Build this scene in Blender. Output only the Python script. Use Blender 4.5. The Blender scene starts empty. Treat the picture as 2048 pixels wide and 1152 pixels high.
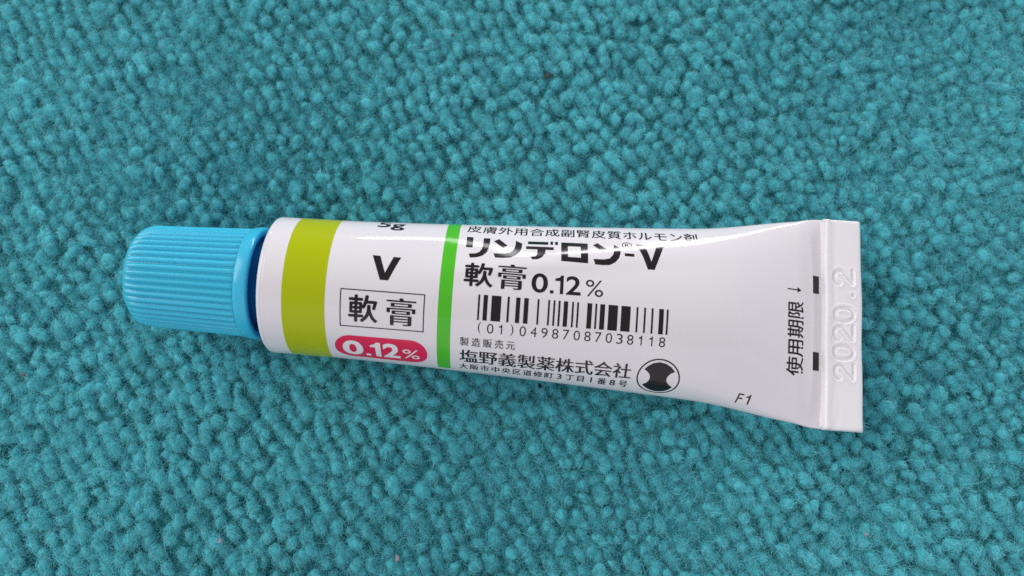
import bpy, bmesh, math
import numpy as np
from mathutils import Vector

rng = np.random.default_rng(11)
MM = 0.001
scene = bpy.context.scene
col = scene.collection

# ------------------------------------------------------------------ camera
PITCH = math.radians(10.0)
DIST = 0.080
cam_d = bpy.data.cameras.new('camera')
cam_d.sensor_width = 36.0
cam_d.lens = 36.0 * 1600 / 2048
cam_d.clip_start = 0.005
cam_d.clip_end = 20.0
cam = bpy.data.objects.new('camera', cam_d)
cam.location = (0.0, -math.sin(PITCH) * DIST, 0.006 + math.cos(PITCH) * DIST)
cam.rotation_euler = (PITCH, 0, 0)
cam_d.dof.use_dof = True
cam_d.dof.focus_distance = 0.077
cam_d.dof.aperture_fstop = cam_d.lens / 1.25
col.objects.link(cam)
scene.camera = cam

# ------------------------------------------------------------------ light
world = bpy.data.worlds.new('World')
scene.world = world
world.use_nodes = True
bg = world.node_tree.nodes['Background']
bg.inputs['Color'].default_value = (0.94, 0.93, 1.0, 1)
bg.inputs['Strength'].default_value = 0.50


def area(name, loc, target, sx, sy, watts, color):
    l = bpy.data.lights.new(name, 'AREA')
    l.shape = 'RECTANGLE'
    l.size, l.size_y, l.energy, l.color = sx, sy, watts, color
    o = bpy.data.objects.new(name, l)
    o.location = loc
    o.rotation_euler = (Vector(target) - Vector(loc)).to_track_quat('-Z', 'Y').to_euler()
    col.objects.link(o)
    return o


area('window_light', (0.76, 1.20, 0.16), (0, 0, 0), 1.30, 0.115, 12.5, (0.96, 0.97, 1.0))
area('curtained_window_light', (-0.01, 1.25, 0.16), (0, 0, 0), 0.24, 0.115, 0.75, (0.97, 0.97, 1.0))
area('room_light', (-0.75, 0.30, 0.60), (0, 0, 0), 0.7, 0.7, 5.8, (1.0, 0.96, 0.94))
area('far_window_light', (0.45, -1.2, 0.85), (0, 0, 0), 2.6, 1.5, 5.5, (0.95, 0.96, 1.0))

scene.view_settings.view_transform = 'Standard'
scene.view_settings.look = 'None'
scene.view_settings.exposure = 0.0
scene.view_settings.gamma = 1.0
scene.cycles.max_bounces = 14
scene.cycles.diffuse_bounces = 12
scene.cycles.transmission_bounces = 12
scene.cycles.use_denoising = False
scene.cycles.sample_clamp_direct = 8.0


# ------------------------------------------------------------------ materials
def mat(name, color, rough=0.5, spec=0.5, coat=0.0, sss=0.0, sss_r=(1, 1, 1), sss_scale=0.001, sheen=0.0):
    m = bpy.data.materials.new(name)
    m.use_nodes = True
    b = m.node_tree.nodes['Principled BSDF']
    b.inputs['Base Color'].default_value = (*color, 1)
    b.inputs['Roughness'].default_value = rough
    b.inputs['Specular IOR Level'].default_value = spec
    b.inputs['Coat Weight'].default_value = coat
    b.inputs['Coat Roughness'].default_value = 0.06
    if sss:
        b.inputs['Subsurface Weight'].default_value = sss
        b.inputs['Subsurface Radius'].default_value = sss_r
        b.inputs['Subsurface Scale'].default_value = sss_scale
    if sheen:
        b.inputs['Sheen Weight'].default_value = sheen
    return m


def mottle(m, scale, c1, c2, rough=None, bump=None):
    nt = m.node_tree
    b = nt.nodes['Principled BSDF']
    tc = nt.nodes.new('ShaderNodeTexCoord')
    nz = nt.nodes.new('ShaderNodeTexNoise')
    nz.inputs['Scale'].default_value = scale
    nz.inputs['Detail'].default_value = 4
    rp = nt.nodes.new('ShaderNodeValToRGB')
    rp.color_ramp.elements[0].position, rp.color_ramp.elements[1].position = 0.3, 0.7
    rp.color_ramp.elements[0].color = (*c1, 1)
    rp.color_ramp.elements[1].color = (*c2, 1)
    nt.links.new(tc.outputs['Object'], nz.inputs['Vector'])
    nt.links.new(nz.outputs['Fac'], rp.inputs['Fac'])
    nt.links.new(rp.outputs['Color'], b.inputs['Base Color'])
    if rough:
        mr = nt.nodes.new('ShaderNodeMapRange')
        mr.inputs['To Min'].default_value, mr.inputs['To Max'].default_value = rough
        nt.links.new(nz.outputs['Fac'], mr.inputs['Value'])
        nt.links.new(mr.outputs['Result'], b.inputs['Roughness'])
    if bump:
        n2 = nt.nodes.new('ShaderNodeTexNoise')
        n2.inputs['Scale'].default_value = bump[0]
        n2.inputs['Detail'].default_value = 3
        bp = nt.nodes.new('ShaderNodeBump')
        bp.inputs['Strength'].default_value = bump[1]
        bp.inputs['Distance'].default_value = bump[2]
        nt.links.new(tc.outputs['Object'], n2.inputs['Vector'])
        nt.links.new(n2.outputs['Fac'], bp.inputs['Height'])
        nt.links.new(bp.outputs['Normal'], b.inputs['Normal'])
    return m


M_WHITE = mottle(mat('white_laminate', (0.80, 0.75, 0.765), 0.10, 0.5), 90, (0.760, 0.720, 0.745), (0.775, 0.737, 0.762), (0.07, 0.11))
M_CRIMP = mat('white_laminate_crimped', (0.83, 0.81, 0.83), 0.22, 0.5)
M_BLACK = mat('black_ink', (0.010, 0.006, 0.007), 0.10, 0.4)
M_OLIVE = mat('olive_ink', (0.415, 0.485, 0.001), 0.16, 0.25)
M_GREEN = mat('green_ink', (0.075, 0.50, 0.015), 0.12, 0.4)
M_RED = mat('red_ink', (0.71, 0.016, 0.085), 0.12, 0.35)
M_PAPER = mat('white_ink', (0.84, 0.80, 0.81), 0.12, 0.5)
M_CAP = mat('blue_plastic', (0.045, 0.50, 0.72), 0.22, 0.5, 0.0, 0.35, (0.3, 0.7, 1.0), 0.0012)
M_SHOULDER = mat('shoulder_shade_blue', (0.012, 0.16, 0.42), 0.35, 0.5)  # shade in the gap between cap and rim, painted into the shoulder's blue

FIB = mat('teal_fibre', (0.06, 0.42, 0.47), 0.7, 0.3)
_nt = FIB.node_tree
_at = _nt.nodes.new('ShaderNodeAttribute')
_at.attribute_name = 'tone'
_rp = _nt.nodes.new('ShaderNodeValToRGB')
_rp.color_ramp.elements[0].color = (0.100, 0.445, 0.505, 1)
_rp.color_ramp.elements[1].color = (0.32, 0.86, 0.895, 1)
_nt.links.new(_at.outputs['Fac'], _rp.inputs['Fac'])
_nt.links.new(_rp.outputs['Color'], _nt.nodes['Principled BSDF'].inputs['Base Color'])
CORE = mottle(mat('teal_pile', (0.05, 0.40, 0.45), 0.9, 0.1), 160, (0.080, 0.47, 0.54), (0.100, 0.54, 0.60))
BASE = mottle(mat('teal_backing', (0.03, 0.25, 0.30), 0.95, 0.05), 700, (0.05, 0.38, 0.43), (0.09, 0.50, 0.54), None, (1100, 1.0, 0.0008))


# ------------------------------------------------------------------ helpers
def add_translucency(m, share):
    nt = m.node_tree
    b = nt.nodes['Principled BSDF']
    tr = nt.nodes.new('ShaderNodeBsdfTranslucent')
    mx = nt.nodes.new('ShaderNodeMixShader')
    mx.inputs[0].default_value = share
    nt.links.new(b.inputs['Base Color'].links[0].from_socket, tr.inputs['Color'])
    nt.links.new(b.outputs[0], mx.inputs[1])
    nt.links.new(tr.outputs[0], mx.inputs[2])
    nt.links.new(mx.outputs[0], nt.nodes['Material Output'].inputs['Surface'])


add_translucency(FIB, .45)


def obj(name, verts, faces, material, parent=None, smooth=True, normals=None):
    me = bpy.data.meshes.new(name)
    me.from_pydata([tuple(map(float, v)) for v in verts], [], [tuple(map(int, f)) for f in faces])
    me.materials.append(material)
    me.validate()
    me.update()
    if smooth:
        me.polygons.foreach_set('use_smooth', [True] * len(me.polygons))
    if normals is not None:
        me.normals_split_custom_set_from_vertices([tuple(map(float, n)) for n in normals])
    o = bpy.data.objects.new(name, me)
    col.objects.link(o)
    if parent is not None:
        o.parent = parent
    return o


def grid_faces(nu, nv, wrap=False):
    i = np.arange(nu - 1)[:, None]
    j = np.arange(nv if wrap else nv - 1)[None, :]
    a = i * nv + j
    b = i * nv + (j + 1) % nv
    return np.stack([a, b, b + nv, a + nv], -1).reshape(-1, 4)


# ------------------------------------------------------------------ the tube's shape (millimetres)
R, L = 6.75, 54.16                     # radius at the shoulder, length to the crimp
X0, Y0, ANG = -22.99, 0.269, -0.0668   # shoulder centre and heading on the carpet
Z0, ZT = -0.496, 5.642                 # sink into the pile, height of the flat end
AX = np.array([math.cos(ANG), math.sin(ANG), 0.0])
SIDE = np.array([-AX[1], AX[0], 0.0])

NT = 720
TH = np.linspace(-np.pi / 2, 1.5 * np.pi, NT + 1)
KS = np.linspace(0.02, 1, 120)


def _arc(k):
    t = (TH[1:] + TH[:-1]) / 2
    return np.concatenate([[0], np.cumsum(np.sqrt(np.sin(t) ** 2 + (k * np.cos(t)) ** 2) * (2 * np.pi / NT))])


ARC = [_arc(k) for k in KS]
AK = np.array([2 * np.pi / s[-1] for s in ARC])        # half width for the same girth
FR = np.linspace(0, 1, NT + 1)
TAB = np.stack([np.interp(FR, s / s[-1], TH) for s in ARC])   # angle for a share of the girth

KN = [0, .12, .3, .5, .7, .8, .9, 1.0]
AW = [.999, 1.011, 1.071, 1.155, 1.250, 1.303, 1.461, 1.571]
_t = np.linspace(-.2, 1.2, 1401)
_g = np.exp(-.5 * (np.arange(-120, 121) / 40) ** 2)
AS = np.clip(np.convolve(np.pad(np.interp(_t, KN, AW), 120, mode='edge'), _g / _g.sum(), 'valid'), 1, AK[0])
_q = np.clip((_t - .945) / .055, 0, 1)
AS = AS + (AK[0] - AS) * _q * _q * (3 - 2 * _q)                 # pressed flat where the crimp begins

# shallow dents pressed into the laminate: (u, v, size u before / after, size v below / above, depth, slant)
DENTS = [(25.23, 6.237, 2.827, 8.147, 1.189, 4.158, -0.182, 0.115), (23.628, 2.557, 4.177, 10.591, 0.7, 0.882, 0.269, 0.163),
         (18.705, 5.116, 5.018, 4.345, 2.75, 1.992, -0.259, 0.381), (30.0, -8.6, 1.2, 1.2, 0.8, 0.8, -0.06, 0), (46.0, -1.0, 4.0, 4.0, 3.0, 3.0, -0.05, 0)]


def axis(u):
    u = np.asarray(u, float)
    return np.array([X0, Y0, 0]) + u[..., None] * AX + (Z0 + R + (ZT - R) * np.clip(u / L, -1, 2))[..., None] * np.array([0, 0, 1.0])


def half(u):
    a = np.interp(np.asarray(u) / L, _t, AS)
    k = np.interp(a, AK[::-1], KS[::-1])
    return a * R, a * R * k, k


def raw(u, v):
    u, v = np.broadcast_arrays(np.asarray(u, float), np.asarray(v, float))
    a, b, k = half(u)
    ki = (k - KS[0]) / (KS[1] - KS[0])
    k0 = np.clip(np.floor(ki).astype(int), 0, len(KS) - 2)
    fk = ki - k0
    f = np.mod((np.pi * R - v) / (2 * np.pi * R), 1.0) * NT
    f0 = np.clip(np.floor(f).astype(int), 0, NT - 1)
    ff = f - f0
    th = (TAB[k0, f0] * (1 - ff) + TAB[k0, f0 + 1] * ff) * (1 - fk) + (TAB[k0 + 1, f0] * (1 - ff) + TAB[k0 + 1, f0 + 1] * ff) * fk
    return axis(u) + (a * np.cos(th))[..., None] * SIDE + (b * np.sin(th))[..., None] * np.array([0, 0, 1.0])


def raw_n(u, v, e=0.03):
    n = np.cross(raw(u + e, v) - raw(u - e, v), raw(u, v + e) - raw(u, v - e))
    return n / np.linalg.norm(n, axis=-1, keepdims=True)


def surf(u, v, lift=0.0):
    u, v = np.broadcast_arrays(np.asarray(u, float), np.asarray(v, float))
    d = np.zeros(u.shape) + lift
    for du, dv, s0, s1, w0, w1, h, sl in DENTS:
        x = u - du
        y = v - dv - sl * x
        d = d + h * np.exp(-.5 * ((x / np.where(x < 0, s0, s1)) ** 2 + (y / np.where(y < 0, w0, w1)) ** 2))
    q = np.clip((v - 6.0) / 3.0, 0, 1)
    d = np.where(v > 0, (d - lift) * (1 - q * q * (3 - 2 * q)) + lift, d)      # the far side stays round
    return raw(u, v) + d[..., None] * raw_n(u, v)


def surf_n(u, v, e=0.06):
    n = np.cross(surf(u + e, v) - surf(u - e, v), surf(u, v + e) - surf(u, v - e))
    return n / np.linalg.norm(n, axis=-1, keepdims=True)


# ------------------------------------------------------------------ carpet
gx = np.concatenate([np.linspace(-300, -90, 8), np.arange(-88, 88.1, .5), np.linspace(90, 300, 8)])
gy = np.concatenate([np.linspace(-300, -66, 8), np.arange(-64, 76.1, .5), np.linspace(78, 300, 8)])
GX, GY = np.meshgrid(gx, gy, indexing='ij')
GZ = -1.6 + 0.12 * np.sin(GX * .21 + GY * .13) * np.sin(GY * .17 - GX * .06) + rng.normal(0, .17, GX.shape)
rx, ry = (GX - X0) * AX[0] + (GY - Y0) * AX[1], (GX - X0) * SIDE[0] + (GY - Y0) * SIDE[1]
GZ = np.where((rx > -2) & (rx < L + 6) & (np.abs(ry) < 12), GZ - .3, GZ)
carpet = obj('carpet', np.stack([GX, GY, GZ], -1).reshape(-1, 3) * MM, grid_faces(len(gx), len(gy))[:, ::-1], BASE)
carpet['kind'] = 'structure'
carpet['label'] = 'teal fleecy tufted carpet under the tube'

ROW = math.radians(-58)
dr = np.array([math.cos(ROW), math.sin(ROW)])
dp = np.array([-dr[1], dr[0]])
SP, SA = 1.62, 1.24
ii, jj = np.meshgrid(np.arange(-90, 91), np.arange(-118, 119), indexing='ij')
s_al = jj * SA + np.where(ii % 2, .5, 0) * SA + rng.normal(0, .26, ii.shape) + 3 * np.sin(ii * .9)
s_pe = ii * SP + rng.normal(0, .13, ii.shape) + .55 * np.sin(s_al * .16 + ii * .07) + .35 * np.sin(s_al * .41 + ii * .31)
TX = (s_al * dr[0] + s_pe * dp[0]).ravel()
TY = (s_al * dr[1] + s_pe * dp[1]).ravel()
keep = (np.abs(TX) < 96) & (TY > -70) & (TY < 86) & (rng.random(TX.size) > .006)
TX, TY = TX[keep], TY[keep]
n_tuft = TX.size
SZ = rng.normal(1, .19, n_tuft).clip(.62, 1.5)
PH = rng.normal(math.radians(22), .38, n_tuft)          # long axis leans along the rows
TOP = (.25 * np.sin(TX * .33 + 1.7 * np.sin(TY * .11)) * np.sin(TY * .27 + TX * .05) + rng.normal(0, .22, n_tuft)
       + .30 * np.sin(TX * .071 + 1) * np.sin(TY * .083))
# every tuft is a clump of two or three lobes strung along its long axis
nl = rng.integers(2, 4, n_tuft)
own = np.repeat(np.arange(n_tuft), nl)
n_t = own.size
al = rng.uniform(-.46, .46, n_t)
TX = TX[own] - np.sin(PH[own]) * al + rng.normal(0, .16, n_t)
TY = TY[own] + np.cos(PH[own]) * al + rng.normal(0, .10, n_t)
SZ = SZ[own] * rng.uniform(.82, 1.12, n_t)
TOP = TOP[own] + rng.normal(0, .13, n_t) - .25 * np.abs(al)
PH = PH[own] + rng.normal(0, .35, n_t)
EX = .76 * SZ * rng.uniform(.82, 1.22, n_t)
EY = .88 * SZ * rng.uniform(.85, 1.35, n_t)
EZ = .95 * SZ
# the tube presses the pile down
rel = np.stack([TX - X0, TY - Y0], -1)
uu = rel @ AX[:2]
ww = rel @ SIDE[:2]
ub = np.clip(uu, 0, L)
ha, hb, _ = half(ub)
bot = axis(ub)[:, 2] - hb * np.sqrt(np.clip(1 - (ww / ha) ** 2, 0, 1))
under = (uu > -.6) & (uu < L + 4.5) & (np.abs(ww) < ha)
TOP = np.where(under, np.minimum(TOP, bot - .25), TOP)
CZ = TOP - EZ


def ell(idx, d):
    """points on lobes idx in directions d (unit)"""
    x, y, z = d[:, 0] * EX[idx], d[:, 1] * EY[idx], d[:, 2] * EZ[idx]
    c, s = np.cos(PH[idx]), np.sin(PH[idx])
    return np.stack([x * c - y * s, x * s + y * c, z], -1)


bm = bmesh.new()
bmesh.ops.create_icosphere(bm, subdivisions=2, radius=1)
ico_v = np.array([v.co[:] for v in bm.verts])
ico_f = np.array([[v.index for v in f.verts] for f in bm.faces])
bm.free()
up = ico_v[ico_f].mean(1)[:, 2] > -.3
ico_f = ico_f[up]
used = np.unique(ico_f)
remap = -np.ones(len(ico_v), int)
remap[used] = np.arange(len(used))
ico_v, ico_f = ico_v[used], remap[ico_f]
nv = len(ico_v)
idx = np.repeat(np.arange(n_t), nv)
dd = np.tile(ico_v, (n_t, 1))
lump = 1 + .11 * np.sin(dd[:, 0] * 4 + idx * 1.7) * np.sin(dd[:, 1] * 5 + idx * 2.3) + rng.normal(0, .06, idx.size)
cv = ell(idx, dd) * (.68 * lump)[:, None] + np.stack([TX, TY, CZ], -1)[idx]
cf = (np.tile(ico_f, (n_t, 1)) + np.repeat(np.arange(n_t) * nv, len(ico_f))[:, None])
me = bpy.data.meshes.new('pile')
me.vertices.add(len(cv))
me.vertices.foreach_set('co', (cv * MM).astype(np.float32).ravel())
me.loops.add(cf.size)
me.loops.foreach_set('vertex_index', cf.astype(np.int32).ravel())
me.polygons.add(len(cf))
me.polygons.foreach_set('loop_start', np.arange(0, cf.size, 3, dtype=np.int32))
me.polygons.foreach_set('loop_total', np.full(len(cf), 3, dtype=np.int32))
me.update(calc_edges=True)
me.polygons.foreach_set('use_smooth', np.ones(len(cf), dtype=bool))
me.materials.append(CORE)
pile = bpy.data.objects.new('tufted_pile', me)
col.objects.link(pile)
pile.parent = carpet
pile['kind'] = 'stuff'

# fibres: some hug each lobe like combed wool, some stand off it
in_view = (np.abs(TX) < 62) & (TY > -36) & (TY < 47)
hid = under & (np.abs(ww) < ha - 1.6) & (uu > .8) & (uu < L + 2)
cnt = np.where(in_view, 66, 16)
cnt[hid] = 0
fi = np.repeat(np.arange(n_t), cnt)
nf = fi.size
NP = 5
z = rng.uniform(-.1, 1, nf)
az = rng.uniform(0, 2 * np.pi, nf)
rr = np.sqrt(1 - z * z)
d0 = np.stack([rr * np.cos(az), rr * np.sin(az), z], -1)
rv = rng.normal(size=(nf, 3)) + np.array([.5, -.9, 0]) * .8
tg = np.cross(d0, np.cross(rv, d0))
tg /= np.linalg.norm(tg, axis=1, keepdims=True)
loose = rng.random(nf) < .44
alpha = np.where(loose, rng.uniform(.2, .9, nf), rng.uniform(.6, 1.6, nf))
out = np.where(loose, rng.uniform(.10, .62, nf), rng.uniform(-.02, .22, nf))
bend = rng.normal(0, .45, nf)
pts = np.empty((nf, NP, 3))
bt = np.cross(d0, tg)
start = rng.uniform(.62, .90, nf)
for k in range(NP):
    s = k / (NP - 1)
    an = alpha * s
    d = d0 * np.cos(an)[:, None] + tg * np.sin(an)[:, None] + bt * (bend * s * s * alpha)[:, None]
    d /= np.linalg.norm(d, axis=1, keepdims=True)
    pts[:, k] = ell(fi, d) * (start + (.92 - start) * s + out * s ** 1.5)[:, None]
pts += np.stack([TX, TY, CZ], -1)[fi][:, None, :]
rad = (.011 + .024 * rng.random(nf) ** 1.6)[:, None] * np.linspace(1, .4, NP)
# a few long stray strands lying over the pile
ns = 150
sx, sy = rng.uniform(-56, 56, ns), rng.uniform(-32, 42, ns)
ok = ~((np.abs((np.stack([sx - X0, sy - Y0], -1)) @ SIDE[:2]) < 12.5))
sx, sy = sx[ok], sy[ok]
ns = sx.size
ha_ = rng.uniform(0, 2 * np.pi, ns)
ln = rng.uniform(1.2, 4.2, ns)
cu = rng.normal(0, .5, ns)
sp = np.empty((ns, NP, 3))
px, py = sx.copy(), sy.copy()
for k in range(NP):
    sp[:, k] = np.stack([px, py, .28 + .5 * np.sin(np.pi * k / (NP - 1)) + rng.normal(0, .08, ns)], -1)
    h = ha_ + cu * k / (NP - 1) * 1.5
    px = px + np.cos(h) * ln / (NP - 1)
    py = py + np.sin(h) * ln / (NP - 1)
# matted fibres that fill the gaps between the tufts
nm = 150000
mx_, my_ = rng.uniform(-62, 62, nm), rng.uniform(-36, 47, nm)
q0 = (mx_ - X0) * AX[0] + (my_ - Y0) * AX[1]
q1 = (mx_ - X0) * SIDE[0] + (my_ - Y0) * SIDE[1]
free = ~((q0 > -1.5) & (q0 < L + 5) & (np.abs(q1) < half(np.clip(q0, 0, L))[0] - .6))
mx_, my_ = mx_[free], my_[free]
nm = mx_.size
mz = rng.uniform(-1.35, -.50, nm)
ma = rng.uniform(0, 2 * np.pi, nm)
mc = rng.normal(0, 1.1, nm)
ml = rng.uniform(.5, 1.3, nm)
tilt = rng.normal(.12, .3, nm)
mp = np.empty((nm, NP, 3))
for k in range(NP):
    mp[:, k] = np.stack([mx_, my_, mz], -1)
    h = ma + mc * k / (NP - 1) * 2
    mx_ = mx_ + np.cos(h) * ml / (NP - 1)
    my_ = my_ + np.sin(h) * ml / (NP - 1)
    mz = np.minimum(mz + tilt * ml / (NP - 1), -.15)
pts = np.concatenate([pts, sp, mp])
rad = np.concatenate([rad, np.full((ns, NP), .014), (.012 + .018 * rng.random(nm) ** 1.5)[:, None] * np.linspace(1, .5, NP)])
hc = bpy.data.hair_curves.new('pile_fibre')
hc.add_curves([NP] * len(pts))
hc.position_data.foreach_set('vector', (pts * MM).astype(np.float32).ravel())
if 'radius' not in hc.attributes:
    hc.attributes.new('radius', 'FLOAT', 'POINT')
hc.attributes['radius'].data.foreach_set('value', (rad * MM).astype(np.float32).ravel())
tone = hc.attributes.new('tone', 'FLOAT', 'CURVE')
fx, fy = pts[:, 0, 0], pts[:, 0, 1]
broad_shade = .10 * np.sin(fx * .09 + 1.3 * np.sin(fy * .07)) + .08 * np.sin(fy * .13 - fx * .05 + 2)      # broad light and shade over the carpet, put into the fibre tone
tone.data.foreach_set('value', np.clip(rng.normal(.5, .34, len(pts)) + broad_shade, 0, 1).astype(np.float32))
hc.materials.append(FIB)
fib = bpy.data.objects.new('pile_fibre', hc)
col.objects.link(fib)
fib.parent = carpet
fib['kind'] = 'stuff'

# ------------------------------------------------------------------ ointment tube
tube = bpy.data.objects.new('ointment_tube', None)
tube.empty_display_size = .01
tube.location = (X0 * MM, Y0 * MM, 0)
col.objects.link(tube)
tube['label'] = 'small white ointment tube with ribbed blue screw cap and flat crimped end'
tube['category'] = 'ointment tube'
bpy.context.view_layer.update()


def part(name, verts, faces, material, parent=tube, smooth=True, normals=None):
    """verts in millimetres, world frame"""
    o = obj(name, (np.asarray(verts) - np.array([X0, Y0, 0])) * MM, faces, material, parent, smooth, normals)
    return o


# body: rim rounded over the shoulder, then the wall down to the crimp
rim_r = .40
us, ins = [], []
for q in np.linspace(np.pi / 2, 0, 9)[:-1]:
    us.append(-rim_r * math.sin(q)); ins.append(rim_r * (1 - math.cos(q)))
us += [0, .06, .10, .14, .20]; ins += [0, .005, .035, .005, 0]
wall = np.linspace(.4, L, 330)
us = np.array(us + list(wall)); ins = np.array(ins + [0] * len(wall))
NV = 300
vs = np.linspace(-np.pi * R, np.pi * R, NV, endpoint=False)
U, V = np.meshgrid(us, vs, indexing='ij')
Pb = surf(np.maximum(U, 0), V)
shift = np.minimum(U, 0)
Pb = Pb + shift[..., None] * AX
cen = axis(np.maximum(U, 0)) + shift[..., None] * AX
Pb = cen + (Pb - cen) * (1 - ins[:, None, None] / R)
body = part('tube_body', Pb.reshape(-1, 3), grid_faces(len(us), NV, True)[:, ::-1], M_WHITE)


def lathe(name, prof, seg, material, parent=tube, lobes=None, smooth=True):
    """prof: (u, r) rows about the tube's axis"""
    prof = np.array(prof, float)
    a = np.linspace(0, 2 * np.pi, seg, endpoint=False)
    c = axis(prof[:, 0])
    ring = np.cos(a)[:, None] * SIDE + np.sin(a)[:, None] * np.array([0, 0, 1.0])
    P = c[:, None, :] + prof[:, 1][:, None, None] * ring[None]
    return part(name, P.reshape(-1, 3), grid_faces(len(prof), seg, True)[:, ::-1], material, parent, smooth)


shoulder = lathe('shoulder', [(-.36, 6.40), (-.42, 6.15), (-.55, 5.6), (-.95, 4.6), (-1.35, 4.05), (-1.5, 3.9), (-2.6, 3.9)], 160, M_SHOULDER)

# screw cap: closed at the far end, ribbed grip, smooth collar
CE, CF = -13.8, -1.62
prof = [(CE, 0.02), (CE, 2.0), (CE + .005, 3.6)]
for q in np.linspace(0, np.pi / 2, 10):
    prof.append((CE + .85 * (1 - math.cos(q)), 3.90 + .86 * math.sin(q)))
prof += [(-9.0, 4.90), (-5.0, 5.05), (-2.95, 5.14)]
cap = lathe('screw_cap', prof, 192, M_CAP)
cp = [(-2.98, 5.1), (-2.96, 5.36), (-2.86, 5.47), (-2.7, 5.52), (-2.0, 5.60), (-1.80, 5.58), (-1.68, 5.50), (-1.62, 5.36), (-1.62, 5.1), (-1.70, 4.8), (-2.1, 4.6), (-2.6, 4.5), (-2.6, 3.95)]
lathe('cap_collar', cp, 160, M_CAP, cap)
# one grip rib, then copies turned about the axis
NR = 46
tt = np.concatenate([[0, .02, .05, .09, .14], np.linspace(.2, .96, 12), [.985, 1.0]])
ru = CE + .35 + tt * (-2.97 - CE - .35)


def cap_r(u):
    pa = np.array(prof)
    return np.interp(u, pa[3:, 0], pa[3:, 1])


def rib(angle):
    P = []
    for u, t in zip(ru, tt):
        r = cap_r(u)
        hgt = .26 * min(1, (t + .02) / .12) * min(1, (1.004 - t) / .02 + .3)
        w = .5 * 2 * np.pi / NR * .96
        c = axis(np.array(u))
        for q in np.linspace(-1, 1, 7):
            aa = angle + w * q
            rad_ = r - .03 + (hgt + .03) * math.cos(q * math.pi / 2) ** 1.15
            P.append(c + rad_ * (math.cos(aa) * SIDE + math.sin(aa) * np.array([0, 0, 1.0])))
    return np.array(P)


rf = grid_faces(len(ru), 7)[:, ::-1]
for i in range(NR):
    part('grip_rib', rib(2 * np.pi * (i + .3) / NR), rf, M_CAP, cap)

# crimped end: a folded strip with a rounded front ridge and the date pressed in
CW, CL = 10.66, 3.98


def stroke_two(x0):
    p = [(x0 + .08, 1.42)]
    for q in np.linspace(math.pi * .95, -math.pi * .18, 14):
        p.append((x0 + .75 + .66 * math.cos(q), 1.40 + .62 * math.sin(q)))
    return [p + [(x0 + .10, 0.05), (x0 + 1.45, .05)]]


def stroke_zero(x0):
    q = np.linspace(0, 2 * np.pi, 33)
    return [[(x0 + .75 + .66 * abs(math.cos(k)) ** .8 * np.sign(math.cos(k)), 1.02 + .98 * abs(math.sin(k)) ** .85 * np.sign(math.sin(k))) for k in q]]


strokes = stroke_two(-5.62) + stroke_zero(-3.68) + stroke_two(-1.76) + stroke_zero(.10) + [[(2.78, .06), (2.82, .10)]] + stroke_two(3.88)
gs = np.concatenate([np.linspace(-.36, 1.0, 38), np.linspace(1.03, 3.2, 62), np.linspace(3.24, CL, 22)])
gw = np.concatenate([[-CW, -CW + .04, -CW + .1, -CW + .2], np.arange(-CW + .4, -5.9, .15), np.arange(-5.9, 5.6, .04), np.arange(5.6, CW - .3, .15), [CW - .2, CW - .1, CW - .04, CW]])
S, Wd = np.meshgrid(gs, gw, indexing='ij')
hk_s = [-.36, -.24, -.10, .05, .25, .46, .62, .85, 1.1, 1.5, 3.2, 3.5, 3.72, 3.86, 3.94, CL]
hk_h = [.0, .04, .22, .58, .80, .80, .66, .50, .48, .56, .58, .55, .46, .33, .20, .0]
Hh = np.interp(S, hk_s, hk_h)
for _ in range(2):
    Hh[1:-1] = .25 * Hh[:-2] + .5 * Hh[1:-1] + .25 * Hh[2:]
Hh = Hh + .018 * np.sin(Wd * .9 + 1) * np.exp(-((S - .8) / .5) ** 2) + .02 * np.sin(Wd * .45) * (S > .9) * np.clip(S - .9, 0, 1) + \
    .10 * np.exp(-((S - 1.05) / .22) ** 2 - ((Wd + 9.2) / 1.3) ** 2) - .06 * np.exp(-((S - 1.5) / .22) ** 2 - ((Wd + 8.9) / 1.1) ** 2)
D = np.full(S.shape, 9.0)
Q = np.stack([Wd, (2.98 - S) / .95], -1)
for st in strokes:
    for a_, b_ in zip(st[:-1], st[1:]):
        a_, b_ = np.array(a_), np.array(b_)
        ab = b_ - a_
        h = np.clip(((Q - a_) @ ab) / (ab @ ab + 1e-9), 0, 1)
        D = np.minimum(D, np.linalg.norm(Q - a_ - h[..., None] * ab, axis=-1))
Hh = Hh - .21 * np.exp(-(D / .15) ** 2) + .045 * np.exp(-((D - .32) / .12) ** 2)
edge = np.clip((CW - np.abs(Wd)) / .22, 0, 1)
Hh = Hh * np.sqrt(1 - (1 - edge) ** 2)
cz = Z0 + ZT
upv = np.array([0, 0, 1.0])
bow = .25 * (Wd / CW) ** 2 * 0 + .10 * np.sin(Wd * .28 + .6) * np.clip(S / 1.5, 0, 1)
skew = 0.0
Wd = Wd * np.where(S < 0, np.minimum(1, half(L + S)[0] * .985 / CW), 1)
base = np.array([X0, Y0, 0]) + (L + S + .03 * np.sin(Wd * .8) - .09 * Wd / CW * np.clip(S / CL, 0, 1))[..., None] * AX + Wd[..., None] * SIDE
top = base + (cz + Hh + bow)[..., None] * upv
low = base + (cz - .42 * np.sqrt(1 - (1 - edge) ** 2) * np.clip((CL - S) / .3, 0, 1) ** .5 + bow)[..., None] * upv
f1 = grid_faces(*S.shape)
nS = S.size
F = np.concatenate([f1, f1[:, ::-1] + nS])
crimp = part('crimped_end', np.concatenate([top.reshape(-1, 3), low.reshape(-1, 3)]), F[:, ::-1], M_CRIMP)


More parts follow.
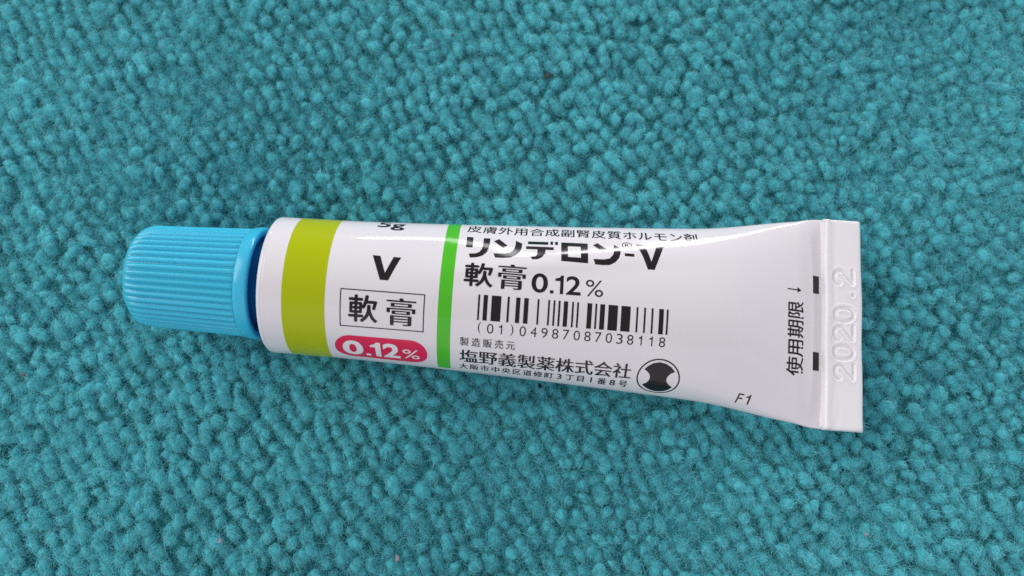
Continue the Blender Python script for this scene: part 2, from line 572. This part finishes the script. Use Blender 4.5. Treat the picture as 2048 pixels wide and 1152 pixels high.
# ------------------------------------------------------------------ printing on the body
def cut(vt, fc, step_u=.8, step_v=.2):
    """slice flat shapes so that they bend round the tube"""
    b = bmesh.new()
    vv = [b.verts.new((x, y, 0)) for x, y in vt]
    for f in fc:
        try:
            b.faces.new([vv[i] for i in f])
        except ValueError:
            pass
    for ax_, st in ((0, step_u), (1, step_v)):
        lo, hi = vt[:, ax_].min(), vt[:, ax_].max()
        for c in np.arange(math.floor(lo / st) * st + st, hi, st):
            no = (1, 0, 0) if ax_ == 0 else (0, 1, 0)
            co = (c, 0, 0) if ax_ == 0 else (0, c, 0)
            bmesh.ops.bisect_plane(b, geom=list(b.verts) + list(b.edges) + list(b.faces), plane_co=co, plane_no=no, dist=1e-6)
    bmesh.ops.triangulate(b, faces=list(b.faces))
    bmesh.ops.recalc_face_normals(b, faces=list(b.faces))
    b.verts.index_update()
    V_ = np.array([v.co[:2] for v in b.verts])
    F_ = []
    for f in b.faces:
        t = [v.index for v in f.verts]
        a, c, d = V_[t]
        if (c[0] - a[0]) * (d[1] - a[1]) - (c[1] - a[1]) * (d[0] - a[0]) < 0:
            t = t[::-1]
        F_.append(t)
    b.free()
    return V_, F_


def printed(name, shapes, material, lift=.014, label=None, stack=0.0):
    """shapes: list of (verts (u, v) in mm, faces) wrapped onto the body"""
    av, af, n = [], [], 0
    for vt, fc in shapes:
        v_, f_ = cut(np.asarray(vt, float), fc)
        av.append(np.concatenate([v_, np.full((len(v_), 1), len(av) * stack)], 1))
        af += [[i + n for i in t] for t in f_]
        n += len(v_)
    av = np.concatenate(av)
    o = part(name, surf(av[:, 0], av[:, 1], lift + av[:, 2]), af, material, body, True, surf_n(av[:, 0], av[:, 1]))
    if label:
        o['label'] = label
    return o


def glyph(ch, weight=0.0, shear=0.0):
    c = bpy.data.curves.new('glyph', 'FONT')
    c.body, c.size, c.offset, c.resolution_u, c.shear = ch, 1.0, weight, 5, shear
    o = bpy.data.objects.new('glyph', c)
    col.objects.link(o)
    bpy.context.view_layer.update()
    ev = o.evaluated_get(bpy.context.evaluated_depsgraph_get())
    m = ev.to_mesh()
    vt = np.array([v.co[:2] for v in m.vertices])
    fc = [list(p.vertices) for p in m.polygons]
    ev.to_mesh_clear()
    bpy.data.objects.remove(o)
    bpy.data.curves.remove(c)
    return vt, fc


def fit(ch, u0, u1, v0, v1, weight=0.0, shear=0.0):
    """a word stretched into a box"""
    vt, fc = glyph(ch, weight, shear)
    lo, hi = vt.min(0), vt.max(0)
    t = (vt - lo) / (hi - lo)
    return (np.stack([u0 + t[:, 0] * (u1 - u0), v0 + t[:, 1] * (v1 - v0)], -1), fc)


def heavy(ch, u0, u1, v0, v1, wu, wv):
    """a character thickened by overprinting it a hair's breadth apart, each pass on top of the last"""
    vt, fc = fit(ch, u0 + wu, u1 - wu, v0 + wv, v1 - wv)
    offs = [(-wu, 0), (wu, 0)] + ([(0, -wv), (0, wv)] if wv else [])
    return [(vt + np.array(o), fc) for o in offs]


def one(u0, u1, v0, v1, w):
    """figure one: straight stem with a flag"""
    h = v1 - v0
    return poly([(u1 - w, v0), (u1, v0), (u1, v1), (u1 - w * .8, v1), (u1 - w * 1.15, v1 - .12 * h), (u0, v1 - .19 * h), (u0, v1 - .31 * h), (u1 - w, v1 - .31 * h)])


def row(text, u0, u1, v0, v1, weight=0.0, fill=.93, bold=0.0, kx=1.0):
    """full-width characters evenly spaced between u0 and u1"""
    res = []
    n = len(text)
    em = (v1 - v0) / .90
    wide = em * fill * kx
    pitch = (u1 - u0 - wide) / (n - 1)
    for i, ch in enumerate(text):
        vt, fc = glyph(ch, weight)
        c = np.array([.5, .38])
        if ord(ch) < 128:
            c = (vt.min(0) + vt.max(0)) / 2
        q = (vt - c) * em
        q = q * np.array([kx, 1.0])
        if ord(ch) < 128:
            q = q * np.array([1.25, 1.1])
        for k in ((-bold, bold) if bold else (0,)):
            res.append((q + np.array([u0 + wide / 2 + i * pitch + k, (v0 + v1) / 2]), fc))
    return res


def rect(u0, u1, v0, v1):
    return (np.array([(u0, v0), (u1, v0), (u1, v1), (u0, v1)]), [[0, 1, 2, 3]])


def poly(p):
    return (np.array(p), [list(range(len(p)))])


def rounded(u0, u1, v0, v1, r, n=14, ends='both'):
    p = []
    for cx, cy, a in ((u1 - r, v1 - r, 0), (u0 + r, v1 - r, 90), (u0 + r, v0 + r, 180), (u1 - r, v0 + r, 270)):
        for q in np.linspace(a, a + 90, n):
            p.append((cx + r * math.cos(math.radians(q)), cy + r * math.sin(math.radians(q))))
    return poly(p)


def ring(cu, cv, r0, r1, n=64, ku=1.0):
    q = np.linspace(0, 2 * np.pi, n, endpoint=False)
    o_ = np.stack([cu + r1 * ku * np.cos(q), cv + r1 * np.sin(q)], -1)
    i_ = np.stack([cu + r0 * ku * np.cos(q), cv + r0 * np.sin(q)], -1)
    return (np.concatenate([o_, i_]), [[k, (k + 1) % n, n + (k + 1) % n, n + k] for k in range(n)])


def quad_band(name, u0, u1, v0, v1, material, label):
    a = np.linspace(u0, u1, 9)
    b = np.linspace(v0, v1, 260)
    A, B = np.meshgrid(a, b, indexing='ij')
    o = part(name, surf(A, B, .010).reshape(-1, 3), grid_faces(9, 260)[:, ::-1], material, body, True, surf_n(A, B).reshape(-1, 3))
    o['label'] = label
    return o


quad_band('colour_band', 2.02, 5.98, -np.pi * R + .02, np.pi * R - .02, M_OLIVE, 'wide olive green band round the shoulder end')
printed('colour_stripe', [rounded(16.33, 17.58, -9.55, 14.0, .28, 6)], M_GREEN, .010, 'narrow bright green stripe across the tube')

printed('lettering', [fit('5g', 9.62, 12.25, 6.05, 8.25, .020)], M_BLACK)
printed('lettering', [poly([(9.92, 2.48), (10.62, 2.48), (11.25, .78), (11.86, 2.48), (12.55, 2.48), (11.62, .09), (10.86, .09)])], M_BLACK)
b0, b1, c0, c1, wl = 7.36, 15.11, -4.57, -.95, .10
printed('label_frame', [rect(b0, b1, c1 - wl, c1), rect(b0, b1, c0, c0 + wl), rect(b0, b0 + wl, c0 + wl, c1 - wl), rect(b1 - wl, b1, c0 + wl, c1 - wl)], M_BLACK)
printed('lettering', heavy('軟', 8.14, 10.85, -4.03, -1.42, .06, .05) + heavy('膏', 11.62, 14.33, -4.09, -1.48, .06, 0), M_BLACK, stack=.0008)
printed('red_pill', [rounded(6.68, 15.42, -8.93, -5.55, 1.62)], M_RED, .010, 'red rounded panel printed near the lower edge')
printed('lettering', [fit('0', 7.40, 9.34, -8.42, -6.18, .032), rect(9.56, 10.00, -8.36, -7.98), one(10.02, 11.0, -8.36, -6.20, .50), fit('2', 11.20, 12.82, -8.36, -6.18, .032), fit('%', 13.08, 14.68, -8.15, -6.74, .0)], M_PAPER, .016, 'white figures on the red panel')

printed('lettering', row('皮膚外用合成副腎皮質ホルモン剤', 18.29, 40.91, 6.78, 8.12, bold=.015), M_BLACK, stack=.0004)

hook = [(0, 5.93), (.62, 5.95), (.62, 5.0), (.56, 4.4), (.40, 3.85), (.08, 3.43), (-.42, 3.17), (-1.10, 3.09), (-1.25, 3.58), (-.65, 3.64), (-.28, 3.86), (-.06, 4.3), (0, 4.95)]
nhook = [(0, 5.82), (.63, 5.38), (.60, 4.75), (.45, 4.13), (.10, 3.63), (-.45, 3.30), (-1.10, 3.22), (-1.84, 3.22), (-2.03, 3.76), (-1.0, 3.80), (-.45, 3.98), (-.12, 4.45), (0, 5.1)]


def shift_u(p, du):
    return [(a + du, b) for a, b in p]


printed('logotype', [poly([(18.36, 5.95), (18.98, 5.95), (19.02, 4.42), (18.40, 4.42)]), poly(shift_u(hook, 19.99)),
                     poly([(20.98, 5.53), (21.44, 5.93), (22.31, 4.97), (21.91, 4.57)]), poly(shift_u(nhook, 23.08)),
                     rect(24.25, 26.20, 5.36, 5.80), rect(26.41, 26.66, 5.39, 5.90), rect(26.86, 27.12, 5.39, 5.90), rect(24.10, 26.73, 4.58, 5.0),
                     poly([(25.18, 4.57), (25.96, 4.57), (25.90, 4.05), (25.62, 3.52), (25.22, 3.27), (24.72, 3.20), (24.56, 3.52), (25.03, 3.58), (25.18, 3.92)]),
                     rect(27.45, 30.0, 5.28, 5.82), rect(27.45, 30.0, 3.25, 3.78), rect(27.45, 28.08, 3.785, 5.275), rect(29.32, 30.0, 3.785, 5.275),
                     poly([(30.52, 5.6), (30.94, 5.98), (31.86, 5.05), (31.46, 4.67)]), poly(shift_u(nhook, 32.54)),
                     rect(33.54, 34.46, 4.39, 4.73),
                     poly([(34.71, 6.03), (35.49, 6.03), (36.11, 4.0), (36.73, 6.03), (37.42, 6.03), (36.44, 3.22), (35.78, 3.22)])], M_BLACK)
printed('lettering', [ring(33.82, 5.82, .40, .47, 40, 1.08), fit('R', 33.62, 34.04, 5.58, 6.08, .0)], M_BLACK)
printed('lettering', heavy('軟', 18.50, 21.22, .14, 2.48, .06, .05) + heavy('膏', 21.62, 24.26, .12, 2.48, .06, 0), M_BLACK, stack=.0008)
printed('lettering', [fit('0', 24.80, 26.34, .03, 1.88, .016), rect(26.56, 26.90, .06, .36), one(27.02, 27.80, .06, 1.86, .31), fit('2', 28.05, 29.44, .06, 1.88, .016), fit('%', 29.90, 31.56, .08, 1.68, -.004)], M_BLACK)

bars = [(370, 384), (410, 442), (470, 542), (588, 604), (652, 684), (712, 746), (812, 826), (892, 906), (932, 946), (970, 985), (1010, 1042), (1072, 1086),
        (1110, 1124), (1188, 1224), (1248, 1262), (1285, 1322), (1348, 1420), (1446, 1517), (1562, 1576), (1620, 1634), (1678, 1692), (1736, 1772), (1794, 1808)]
bu = lambda q: 19.98 + (q - 370) / 1438 * 17.88
printed('barcode', [rect(bu(a), bu(b), -2.95, -.57) for a, b in bars], M_BLACK)

num = []
for i, ch in enumerate('(01)04987087038118'):
    vt, fc = glyph(ch, -.004)
    lo, hi = vt.min(0), vt.max(0)
    cu = 20.24 + i * 1.0105
    if ch in '()':
        w, y0_, y1_ = .28, -4.22, -3.12
    elif ch == '1':
        w, y0_, y1_ = .30, -4.15, -3.22
    else:
        w, y0_, y1_ = .60, -4.16, -3.21
    if ch == '1':
        num.append(one(cu - .2, cu + .1, -4.15, -3.22, .11))
        continue
    t = (vt - lo) / (hi - lo)
    num.append((np.stack([cu - w / 2 + t[:, 0] * w, y0_ + t[:, 1] * (y1_ - y0_)], -1), fc))
printed('lettering', num, M_BLACK)

printed('lettering', row('製造販売元', 18.50, 23.64, -5.62, -4.74, kx=.90, bold=.015), M_BLACK, stack=.0004)
printed('lettering', row('塩野義製薬株式会社', 18.50, 34.80, -7.75, -6.10, bold=.035), M_BLACK, stack=.0004)
printed('lettering', row('大阪市中央区道修町3丁目1番8号', 18.42, 34.65, -9.06, -8.04, kx=.80, bold=.018), M_BLACK, stack=.0004)

LC, LV = 37.46, -7.36
em_shape = [(36.03, -6.49), (36.34, -6.10), (36.8, -5.78), (37.42, -5.63), (38.04, -5.74), (38.59, -6.06), (38.97, -6.51), (38.6, -6.70), (38.36, -7.0), (38.25, -7.3), (38.28, -7.6), (38.5, -7.97),
            (38.92, -8.27), (38.59, -8.72), (38.2, -8.99), (37.75, -9.12), (37.3, -9.13), (36.86, -8.99), (36.4, -8.70), (36.03, -8.3), (36.42, -8.01), (36.62, -7.65), (36.66, -7.3), (36.57, -7.0), (36.34, -6.70)]
printed('emblem', [ring(LC, LV, 1.94, 2.08, 72), poly(em_shape)], M_BLACK, .012, 'black round emblem with two scooped sides')
printed('lettering', [fit('F', 45.17, 45.98, -9.16, -8.02, .0, .25), poly([(46.34, -9.16), (46.50, -9.16), (46.70, -8.02), (46.58, -8.02), (46.50, -8.18), (46.20, -8.28), (46.22, -8.40), (46.46, -8.36)])], M_BLACK)

side = []
for i, ch in enumerate('使用期限'):
    vt, fc = glyph(ch)
    q = (vt - np.array([.5, .38])) * 1.98
    cv_ = -4.78 + i * 1.835
    side.append((np.stack([50.90 - q[:, 1], cv_ + q[:, 0] * .95], -1), [f[::-1] for f in fc]))
    side.append((side[-1][0] + np.array([.035, .045]), side[-1][1]))
side.append(rect(50.03, 51.15, 2.74, 2.85))
side.append(poly([(51.10, 2.52), (51.56, 2.795), (51.10, 3.07)]))
side[-2] = rect(50.03, 51.098, 2.74, 2.85)
printed('lettering', side, M_BLACK, stack=.0004)
printed('registration_mark', [rect(53.08, 53.80, 2.80, 4.60)], M_BLACK)
printed('registration_mark', [rect(53.08, 53.80, -4.92, -3.10)], M_BLACK)

# ------------------------------------------------------------------ specks of lint caught in the pile
M_LINT = {'brown': mat('brown_lint', (0.10, 0.075, 0.07), .9, .1), 'pink': mat('pink_lint', (0.36, 0.29, 0.34), .9, .1),
          'black': mat('black_lint', (0.015, 0.015, 0.02), .9, .1), 'grey': mat('grey_lint', (0.14, 0.14, 0.15), .9, .1)}
GRP = 'specks of lint caught in the carpet'
LINT = [(3.99, 25.34, .26, 'brown', 'tiny brown speck of lint in the carpet, the brown one nearer the tube'),
        (-6.76, 30.18, .22, 'brown', 'tiny brown speck of lint in the carpet, the brown one farther from the tube'),
        (2.94, -9.44, .24, 'black', 'tiny black speck of lint beside the address line of the tube'),
        (36.15, -24.5, .20, 'pink', 'tiny pinkish speck of lint in the carpet, nearest the crimped end'),
        (-51.5, -8.29, .24, 'grey', 'tiny grey speck of lint caught in the open carpet off the cap end'),
        (-29.41, -24.99, .20, 'pink', 'tiny pinkish speck of lint in the carpet, nearest the blue cap'),
        (-11.69, -26.84, .22, 'pink', 'tiny pinkish speck of lint in the carpet, out from the red panel')]
for x, y, r_, c, lab in LINT:
    near = np.argsort((TX - x) ** 2 + (TY - y) ** 2)[:4]
    zt = TOP[near].max() - .02
    b = bmesh.new()
    bmesh.ops.create_icosphere(b, subdivisions=2, radius=1)
    k = rng.uniform(.6, 1.5, 3)
    P = np.array([v.co[:] for v in b.verts]) * r_ * (1 + rng.normal(0, .22, (len(b.verts), 1))) * np.array([k[0], k[1], .55])
    Fc = [[v.index for v in f.verts] for f in b.faces]
    b.free()
    o = obj('lint_speck', P * MM, Fc, M_LINT[c])
    o.location = (x * MM, y * MM, zt * MM)
    o['label'], o['category'], o['group'] = lab, 'lint speck', GRP
